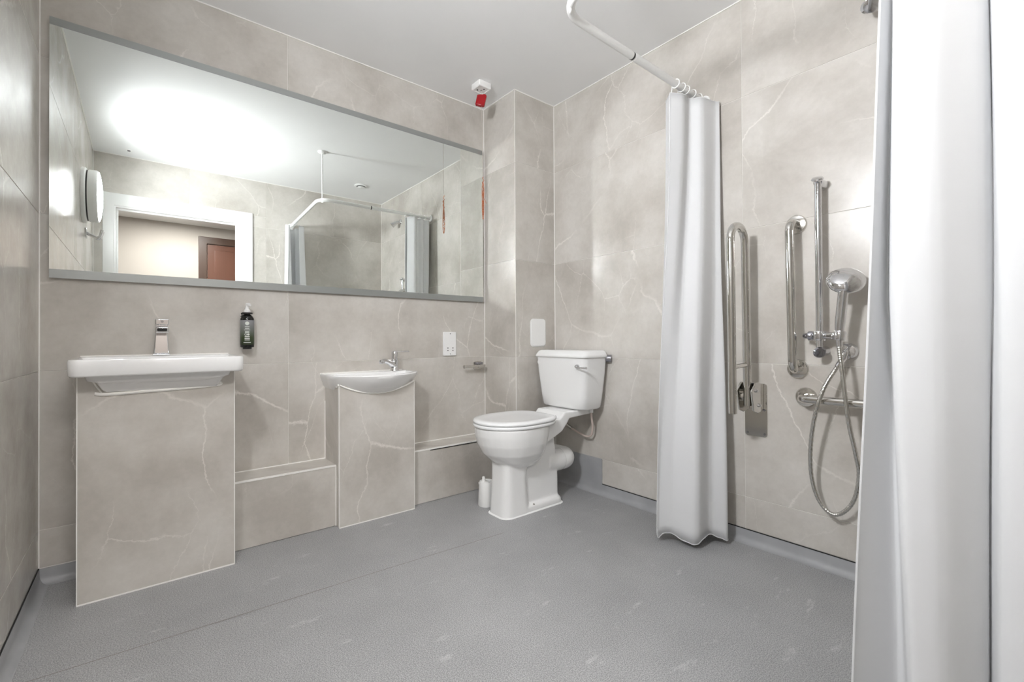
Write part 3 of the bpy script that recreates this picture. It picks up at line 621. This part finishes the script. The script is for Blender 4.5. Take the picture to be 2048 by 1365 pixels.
# ------------------------------------------------------------------ curtain rail
RZc, RY = 2.05, 1.107
cr = thing('curtain_rail', 'white angled shower curtain rail with a ceiling post', 'curtain rail', (1.132, 1.08, RZc))
rp = fillet([(W, RY+0.005, RZc), (1.105, RY-0.004, RZc), (1.155, YB, RZc)], 0.10, 8)
MB().tube(rp, 0.0145, 18).build('rail', 'plastic', cr)
MB().tube([(1.524, RY, RZc), (1.532, RY, RZc)], 0.0152, 18).build('joint_ring', 'black', cr)
MB().tube([(1.540, RY, RZc), (1.90, RY+0.003, RZc)], 0.0152, 18).build('joint_sleeve', 'plastic', cr)
ps = rp[5]
MB().tube([(ps.x, ps.y, RZc), (ps.x, ps.y, H)], 0.0055, 12).build('ceiling_post', 'plastic', cr)
MB().lathe([(0.034, 0.0), (0.034, 0.006), (0.026, 0.014), (0.010, 0.018)], (ps.x, ps.y, H), (0, 0, -1), 28).build('ceiling_rose', 'plastic', cr)
MB().tube([(ps.x+0.0165*math.cos(a)*0.7, ps.y+0.0165*math.cos(a)*0.7, RZc+0.0175*math.sin(a)) for a in [i*2*PI/20 for i in range(20)]], 0.004, 8, closed=True).build('post_clip', 'plastic', cr)
MB().lathe([(0.030, 0), (0.030, 0.006), (0.020, 0.014)], (W, RY+0.005, RZc), (-1, 0, 0), 24).build('wall_flange', 'plastic', cr)
MB().lathe([(0.030, 0), (0.030, 0.006), (0.020, 0.014)], (1.155, YB, RZc), (0, 1, 0), 24).build('wall_flange', 'plastic', cr)

# ------------------------------------------------------------------ curtains
def chaikin(p, it):
    for _ in range(it):
        q = [p[0]]
        for a, b in zip(p[:-1], p[1:]): q += [a*0.84+b*0.16, a*0.16+b*0.84]
        p = q+[p[-1]]
    return p
def curtain(name, label, rowsdef, hooks, hook_dir, hem_bottom=True, wob=0.004, seed=1):
    """rowsdef: list of (z, [(x,y)...]) from top to bottom with matching fold points"""
    zs = [r[0] for r in rowsdef]; n = len(rowsdef[0][1]); random.seed(seed)
    rows = []; NZ = 44
    for k_ in range(NZ+1):
        z = zs[0]+(zs[-1]-zs[0])*k_/NZ
        j = 0
        while j < len(zs)-2 and z < zs[j+1]: j += 1
        u = (zs[j]-z)/(zs[j]-zs[j+1]); u = u*u*(3-2*u) if len(zs) == 2 else u
        p = [Vector((a[0]+(b[0]-a[0])*u, a[1]+(b[1]-a[1])*u)) for a, b in zip(rowsdef[j][1], rowsdef[j+1][1])]
        p = [q + Vector((math.sin(z*5.1+i*1.7+seed), math.cos(z*4.3+i*2.3+seed)))*wob*math.sin(PI*k_/NZ) for i, q in enumerate(p)]
        p = chaikin(p, 3)
        rows.append([(q.x, q.y, z + (0.012*math.sin(i*0.35+seed) if k_ == NZ else (0.006*math.sin(i*0.35+seed) if k_ == NZ-1 else 0))) for i, q in enumerate(p)])
    x = sum(a for a, _ in rowsdef[-1][1])/n; y = sum(b for _, b in rowsdef[-1][1])/n
    cu = thing(name, label, 'shower curtain', (x, y, zs[-1]), 'white shower curtains')
    MB().loft(rows, False, False, closed=False).build('drape', 'fabric', cu, angle=180, solid=0.0012)
    e = [Vector(r[0]) for r in rows]
    MB().tube(e, 0.0022, 6).build('side_hem', 'fabric', cu)
    MB().tube(rows[-1], 0.0020, 6).build('bottom_hem', 'fabric', cu)
    MB().tube(rows[0], 0.0020, 6).build('top_hem', 'fabric', cu)
    for hx, hy in hooks:
        d = Vector(hook_dir); pts = []
        for i in range(15):
            a = -0.9*PI + i*1.55*PI/14
            pts.append(Vector((hx, hy, RZc)) + d*0.0185*math.cos(a) + Vector((0, 0, 0.0185*math.sin(a))))
        pts = [pts[0]+Vector((0, 0, -0.035))-d*0.004] + pts
        MB().tube(pts, 0.0022, 8).build('curtain_hook', 'plastic', cu)
    return cu
FT = [(1.836, 1.130), (1.893, 1.095), (1.955, 1.108), (1.982, 1.058), (2.070, 1.044), (2.088, 1.026), (2.094, 1.085), (2.060, 1.165), (2.020, 1.130), (1.985, 1.185), (1.945, 1.145), (1.905, 1.200), (1.848, 1.140)]
FB = [(1.792, 1.185), (1.806, 1.180), (1.842, 1.132), (1.853, 1.026), (1.964, 1.030), (2.002, 0.962), (2.055, 1.010), (2.050, 1.120), (2.015, 1.090), (1.985, 1.180), (1.930, 1.140), (1.880, 1.235), (1.815, 1.195)]
c1 = curtain('shower_curtain', 'white shower curtain gathered against the tiled shower wall', [(2.015, FT), (0.034, FB)], [(1.845, RY), (1.895, RY), (1.93, RY), (1.985, RY), (2.04, RY)], (0, -1, 0), seed=2, wob=0.003)
NT = [(1.085, 0.203), (1.100, 0.200), (1.060, 0.197), (1.066, 0.150), (1.105, 0.094), (1.132, 0.087), (1.090, 0.073), (1.100, 0.015), (1.195, 0.020), (1.165, 0.075), (1.230, 0.100), (1.185, 0.150), (1.230, 0.205), (1.170, 0.225)]
NM = [(1.060, 0.2435), (1.130, 0.224), (1.046, 0.208), (1.054, 0.150), (1.108, 0.0905), (1.132, 0.087), (1.088, 0.0765), (1.090, 0.008), (1.220, 0.015), (1.175, 0.085), (1.255, 0.110), (1.200, 0.170), (1.255, 0.235), (1.180, 0.265)]
NBt = [(1.055, 0.280), (1.160, 0.212), (1.040, 0.182), (1.050, 0.140), (1.110, 0.104), (1.135, 0.099), (1.085, 0.082), (1.080, 0.003), (1.240, 0.010), (1.185, 0.090), (1.275, 0.115), (1.215, 0.185), (1.275, 0.260), (1.190, 0.305)]
c2 = curtain('shower_curtain', 'white shower curtain hanging close by the doorway', [(2.015, NT), (1.0, NM), (0.05, NBt)], [(1.147, 0.20), (1.150, 0.15), (1.152, 0.10), (1.154, 0.05)], (1, 0, 0), seed=5, wob=0.003)

# ------------------------------------------------------------------ folded support rail
dy = 0.887
dr = thing('hinged_support_rail', 'polished steel hinged support rail folded up on a wall plate', 'grab rail', (W, dy, 0.48), 'steel grab rails')
MB().prism(rrect(0.840, 0.934, 0.482, 0.716, 0.012), 'x', W-0.005, W).build('wall_plate', 'steel', dr, bevel=0.0015)
for y_, z_ in ((0.851, 0.495), (0.923, 0.495), (0.851, 0.60), (0.923, 0.60)):
    MB().lathe([(0.005, 0), (0.004, 0.002)], (W-0.005, y_, z_), (-1, 0, 0), 12).build('plate_screw', 'darksteel', dr)
xo, xi = 1.880, 2.012
loop = [(xo+0.006, dy, 0.605), (xo, dy, 1.32)]
for i in range(1, 12):
    a = PI - i*PI/12; loop.append((((xo+xi)/2)+(xi-xo)/2*math.cos(a), dy, 1.32+(xi-xo)/2*math.sin(a)))
loop += [(xi, dy, 1.32), (xi+0.012, dy, 0.625)]
MB().tube(loop, 0.0165, 18).build('loop_tube', 'steel', dr)
MB().lathe([(0.0135, 0), (0.0135, 0.001)], (xo+0.006, dy, 0.6048), (0, 0, -1), 18).build('tube_mouth', 'hole', dr)
MB().tube([(xo+0.003, dy, 0.795), (xi+0.008, dy, 0.800)], 0.010, 14).build('cross_bar', 'steel', dr)
for s_ in (-1, 1):
    out = [(1.985, 0.690), (2.03, 0.725), (W-0.005, 0.715), (W-0.005, 0.600), (2.045, 0.592), (2.005, 0.605)]
    y0 = dy + s_*0.030
    hc = MB().prism(out, 'y', y0-0.004, y0+0.004).build('hinge_cheek', 'steel', dr, bevel=0.0025)
    for xx, zz in ((2.025, 0.69), (2.055, 0.625)):
        MB().lathe([(0.008, 0), (0.008, 0.005), (0.005, 0.008)], (xx, y0+s_*0.004, zz), (0, s_, 0), 14).build('hinge_pin', 'chrome', hc)
MB().tube([(2.05, dy-0.026, 0.66), (2.05, dy+0.026, 0.66)], 0.022, 18).build('hinge_barrel', 'steel', dr)

# ------------------------------------------------------------------ fixed grab rails
def flange(mb, p, d, r=0.040): return mb.lathe([(r, 0), (r, 0.004), (r-0.004, 0.009), (0.020, 0.012)], p, d, 28)
gv = thing('grab_rail', 'upright polished steel grab rail on the shower wall', 'grab rail', (W, 0.721, 0.75), 'steel grab rails')
MB().tube(fillet([(W-0.005, 0.718, 1.382), (W-0.078, 0.720, 1.382), (W-0.078, 0.712, 0.786), (W-0.005, 0.722, 0.786)], 0.045, 8), 0.0165, 18).build('bar', 'steel', gv)
for z_ in (1.382, 0.786): flange(MB(), (W, 0.720, z_), (-1, 0, 0)).build('flange', 'steel', gv)
gh = thing('grab_rail', 'level polished steel grab rail low on the shower wall', 'grab rail', (W, 0.40, 0.63), 'steel grab rails')
MB().tube(fillet([(W-0.005, 0.690, 0.672), (W-0.075, 0.690, 0.672), (W-0.075, 0.090, 0.674), (W-0.005, 0.090, 0.674)], 0.045, 8), 0.0165, 18).build('bar', 'steel', gh)
for y_ in (0.690, 0.090): flange(MB(), (W, y_, 0.672), (-1, 0, 0)).build('flange', 'steel', gh)

# ------------------------------------------------------------------ shower riser, hand shower, hose, outlet, fixed head
rx, ry = W-0.058, 0.624
ri = thing('shower_riser_rail', 'chrome shower riser rail with slider on the tiled wall', 'shower rail', (W, ry, 0.84))
MB().tube([(rx, ry, 0.855), (rx, ry, 1.525)], 0.0125, 20).build('rail', 'chrome', ri)
for z_, nm in ((1.520, 'upper_bracket'), (0.862, 'lower_bracket')):
    bk = MB().tube([(rx-0.002, ry, z_), (W, ry, z_)], [0.015, 0.020], 18).build(nm, 'chrome', ri)
    MB().lathe([(0.020, 0), (0.022, 0.004), (0.018, 0.010), (0.0, 0.013)], (rx-0.004, ry, z_+(0.008 if z_ > 1 else -0.004)), (-0.55, -0.15, 0.85) if z_ > 1 else (-0.8, -0.5, -0.2), 22).build('end_cap', 'chrome' if z_ > 1 else 'darksteel', bk)
MB().lathe([(0.022, -0.018), (0.024, -0.014), (0.024, 0.014), (0.022, 0.018)], (rx, ry, 0.922), (0, 0, 1), 22).build('slider', 'chrome', ri)
MB().lathe([(0.016, 0.018), (0.019, 0.022), (0.019, 0.036), (0.012, 0.042), (0.010, 0.055), (0.008, 0.057)], (rx, ry, 0.922), (0.05, 1, 0), 20).build('clamp_knob', 'darksteel', ri)
MB().tube([(rx, ry-0.015, 0.922), (2.006, 0.560, 0.921)], [0.013, 0.0145], 18).build('holder_arm', 'chrome', ri)
MB().lathe([(0.017, -0.018), (0.019, -0.014), (0.020, 0.012), (0.017, 0.018)], (2.000, 0.545, 0.922), (0.10, -0.12, 1), 20).build('holder_cup', 'chrome', ri)

hs = thing('hand_shower', 'chrome hand shower resting in the slider holder', 'hand shower', (2.0, 0.545, 0.905))
hp = catmull([(2.000, 0.547, 0.905), (1.998, 0.544, 0.955), (1.992, 0.536, 1.02), (1.988, 0.528, 1.085), (1.994, 0.524, 1.12)], 6)
MB().tube(hp, [0.011+0.006*min(1, i/8) for i in range(len(hp))], 20).build('handle', 'chrome', hs)
hn = Vector((-0.70, -0.30, 0.64)).normalized(); hc_ = Vector((2.012, 0.527, 1.128))
hd = MB().lathe([(0.055, -0.016), (0.060, -0.012), (0.061, -0.004), (0.057, 0.006), (0.045, 0.016), (0.026, 0.023), (0.0, 0.026)], hc_, hn, 36).build('head', 'chrome', hs)
MB().lathe([(0.052, -0.0165), (0.052, -0.018)], hc_, hn, 28).build('spray_face', 'darksteel', hd)
hosep = catmull([(2.000, 0.547, 0.905), (1.998, 0.545, 0.86), (1.996, 0.538, 0.796), (1.996, 0.520, 0.612), (2.012, 0.504, 0.495), (2.032, 0.499, 0.413), (2.042, 0.516, 0.318), (2.045, 0.552, 0.258), (2.045, 0.592, 0.242), (2.045, 0.633, 0.286), (2.038, 0.654, 0.378), (2.016, 0.648, 0.495), (1.998, 0.627, 0.614), (2.000, 0.601, 0.713), (2.030, 0.572, 0.788), (2.064, 0.556, 0.824)], 24)
ho = thing('shower_hose', 'ribbed metal shower hose hanging in a long loop', 'shower hose', (2.045, 0.575, 0.235))
rr = [0.0078 if (i % 4) < 2 else 0.0070 for i in range(len(hosep))]
MB().tube(hosep, rr, 12).build('ribbed_tube', 'hose', ho, angle=80)
MB().tube([(2.000, 0.547, 0.912), (2.000, 0.546, 0.880)], [0.0105, 0.0095], 14).build('cone_nut', 'chrome', ho)
MB().tube([(2.070, 0.551, 0.838), (2.044, 0.566, 0.804)], [0.0115, 0.0095], 14).build('end_nut', 'chrome', ho)
wo = thing('hose_outlet', 'round chrome wall outlet feeding the shower hose', 'wall outlet', (W, 0.545, 0.84))
MB().lathe([(0.032, 0), (0.032, 0.010), (0.028, 0.026), (0.010, 0.030)], (W, 0.545, 0.862), (-1, 0, 0), 30).build('rose', 'chrome', wo)
MB().tube(fillet([(W-0.02, 0.545, 0.862), (W-0.036, 0.546, 0.860), (W-0.036, 0.553, 0.833)], 0.012, 5), 0.011, 14).build('elbow', 'chrome', wo)
fh = thing('fixed_shower_head', 'small chrome fixed shower head high on the shower wall', 'shower head', (W, 0.47, 2.09))
MB().lathe([(0.026, 0), (0.026, 0.006), (0.014, 0.012)], (W, 0.470, 2.150), (-1, 0, 0), 24).build('wall_rose', 'chrome', fh)
MB().tube([(W-0.004, 0.470, 2.150), (W-0.045, 0.458, 2.138)], 0.012, 16).build('arm', 'chrome', fh)
MB().lathe([(0.015, 0.0), (0.020, 0.02), (0.026, 0.05), (0.027, 0.058), (0.023, 0.060)], (W-0.040, 0.459, 2.140), (-0.72, -0.30, -0.62), 24).build('head', 'chrome', fh)

# ------------------------------------------------------------------ lamp, hook and ceiling fittings
ly, lz = 0.80, 1.88
wlamp = thing('bulkhead_lamp', 'round glowing white bulkhead lamp on the tiled wall', 'wall lamp', (XL, ly, lz-0.18))
MB().lathe([(0.178, 0), (0.180, 0.004), (0.180, 0.018), (0.172, 0.024)], (XL, ly, lz), (1, 0, 0), 40).build('base_ring', 'plastic', wlamp)
MB().lathe([(0.166, 0.022), (0.166, 0.032)], (XL, ly, lz), (1, 0, 0), 40).build('gasket', 'black', wlamp)
MB().lathe([(0.165, 0.030), (0.169, 0.036), (0.170, 0.074), (0.166, 0.080), (0.160, 0.081)], (XL, ly, lz), (1, 0, 0), 40).build('side_shell', 'plastic', wlamp)
MB().lathe([(0.161, 0.079), (0.158, 0.084), (0.14, 0.089), (0.09, 0.096), (0.04, 0.099), (0.0, 0.100)], (XL, ly, lz), (1, 0, 0), 20).build('diffuser', 'lamp', wlamp)
la = bpy.data.lights.new('lamp_beam', 'AREA'); la.shape = 'DISK'; la.size = 0.17; la.energy = LAMP_WATTS; la.color = (0.955, 0.972, 1.0); la.spread = math.radians(168)
lo = bpy.data.objects.new('lamp_beam', la); C.objects.link(lo); lo.parent = wlamp; lo.location = (0.104, 0, 0.18); lo.rotation_euler = (0, -PI/2, 0)
rhk = thing('robe_hook', 'chrome double robe hook below the lamp', 'hook', (XL, 0.60, 1.60))
MB().box(XL, XL+0.008, 0.565, 0.635, 1.635, 1.70).build('back_plate', 'chrome', rhk, bevel=0.003)
for s_ in (-1, 1):
    MB().tube(fillet([(XL+0.006, 0.60+s_*0.008, 1.668), (XL+0.072, 0.60+s_*0.028, 1.628), (XL+0.088, 0.60+s_*0.032, 1.692)], 0.016, 5), 0.0095, 14).build('prong', 'chrome', rhk)
ve = thing('ceiling_vent', 'round white extractor vent in the ceiling', 'vent', (1.69, 0.455, H-0.02))
MB().lathe([(0.064, 0), (0.064, 0.004), (0.052, 0.010), (0.044, 0.010), (0.042, 0.001)], (1.69, 0.455, H), (0, 0, -1), 36).build('rim', 'plastic', ve)
MB().lathe([(0.0415, 0.0), (0.0415, 0.002)], (1.69, 0.455, H), (0, 0, -1), 30).build('dark_throat', 'hole', ve)
MB().lathe([(0.012, 0.002), (0.034, 0.012), (0.036, 0.016), (0.030, 0.019), (0.0, 0.020)], (1.69, 0.455, H), (0, 0, -1), 30).build('centre_disc', 'plastic', ve)
sd = thing('ceiling_sensor', 'tiny grey sensor dome in the ceiling near the door', 'sensor', (-0.079, 0.153, H-0.015))
MB().lathe([(0.020, 0), (0.020, 0.003), (0.014, 0.005)], (-0.079, 0.153, H), (0, 0, -1), 20).build('rim', 'plastic', sd)
MB().lathe([(0.012, 0.004), (0.010, 0.011), (0.0, 0.014)], (-0.079, 0.153, H), (0, 0, -1), 16).build('dome', 'darksteel', sd)
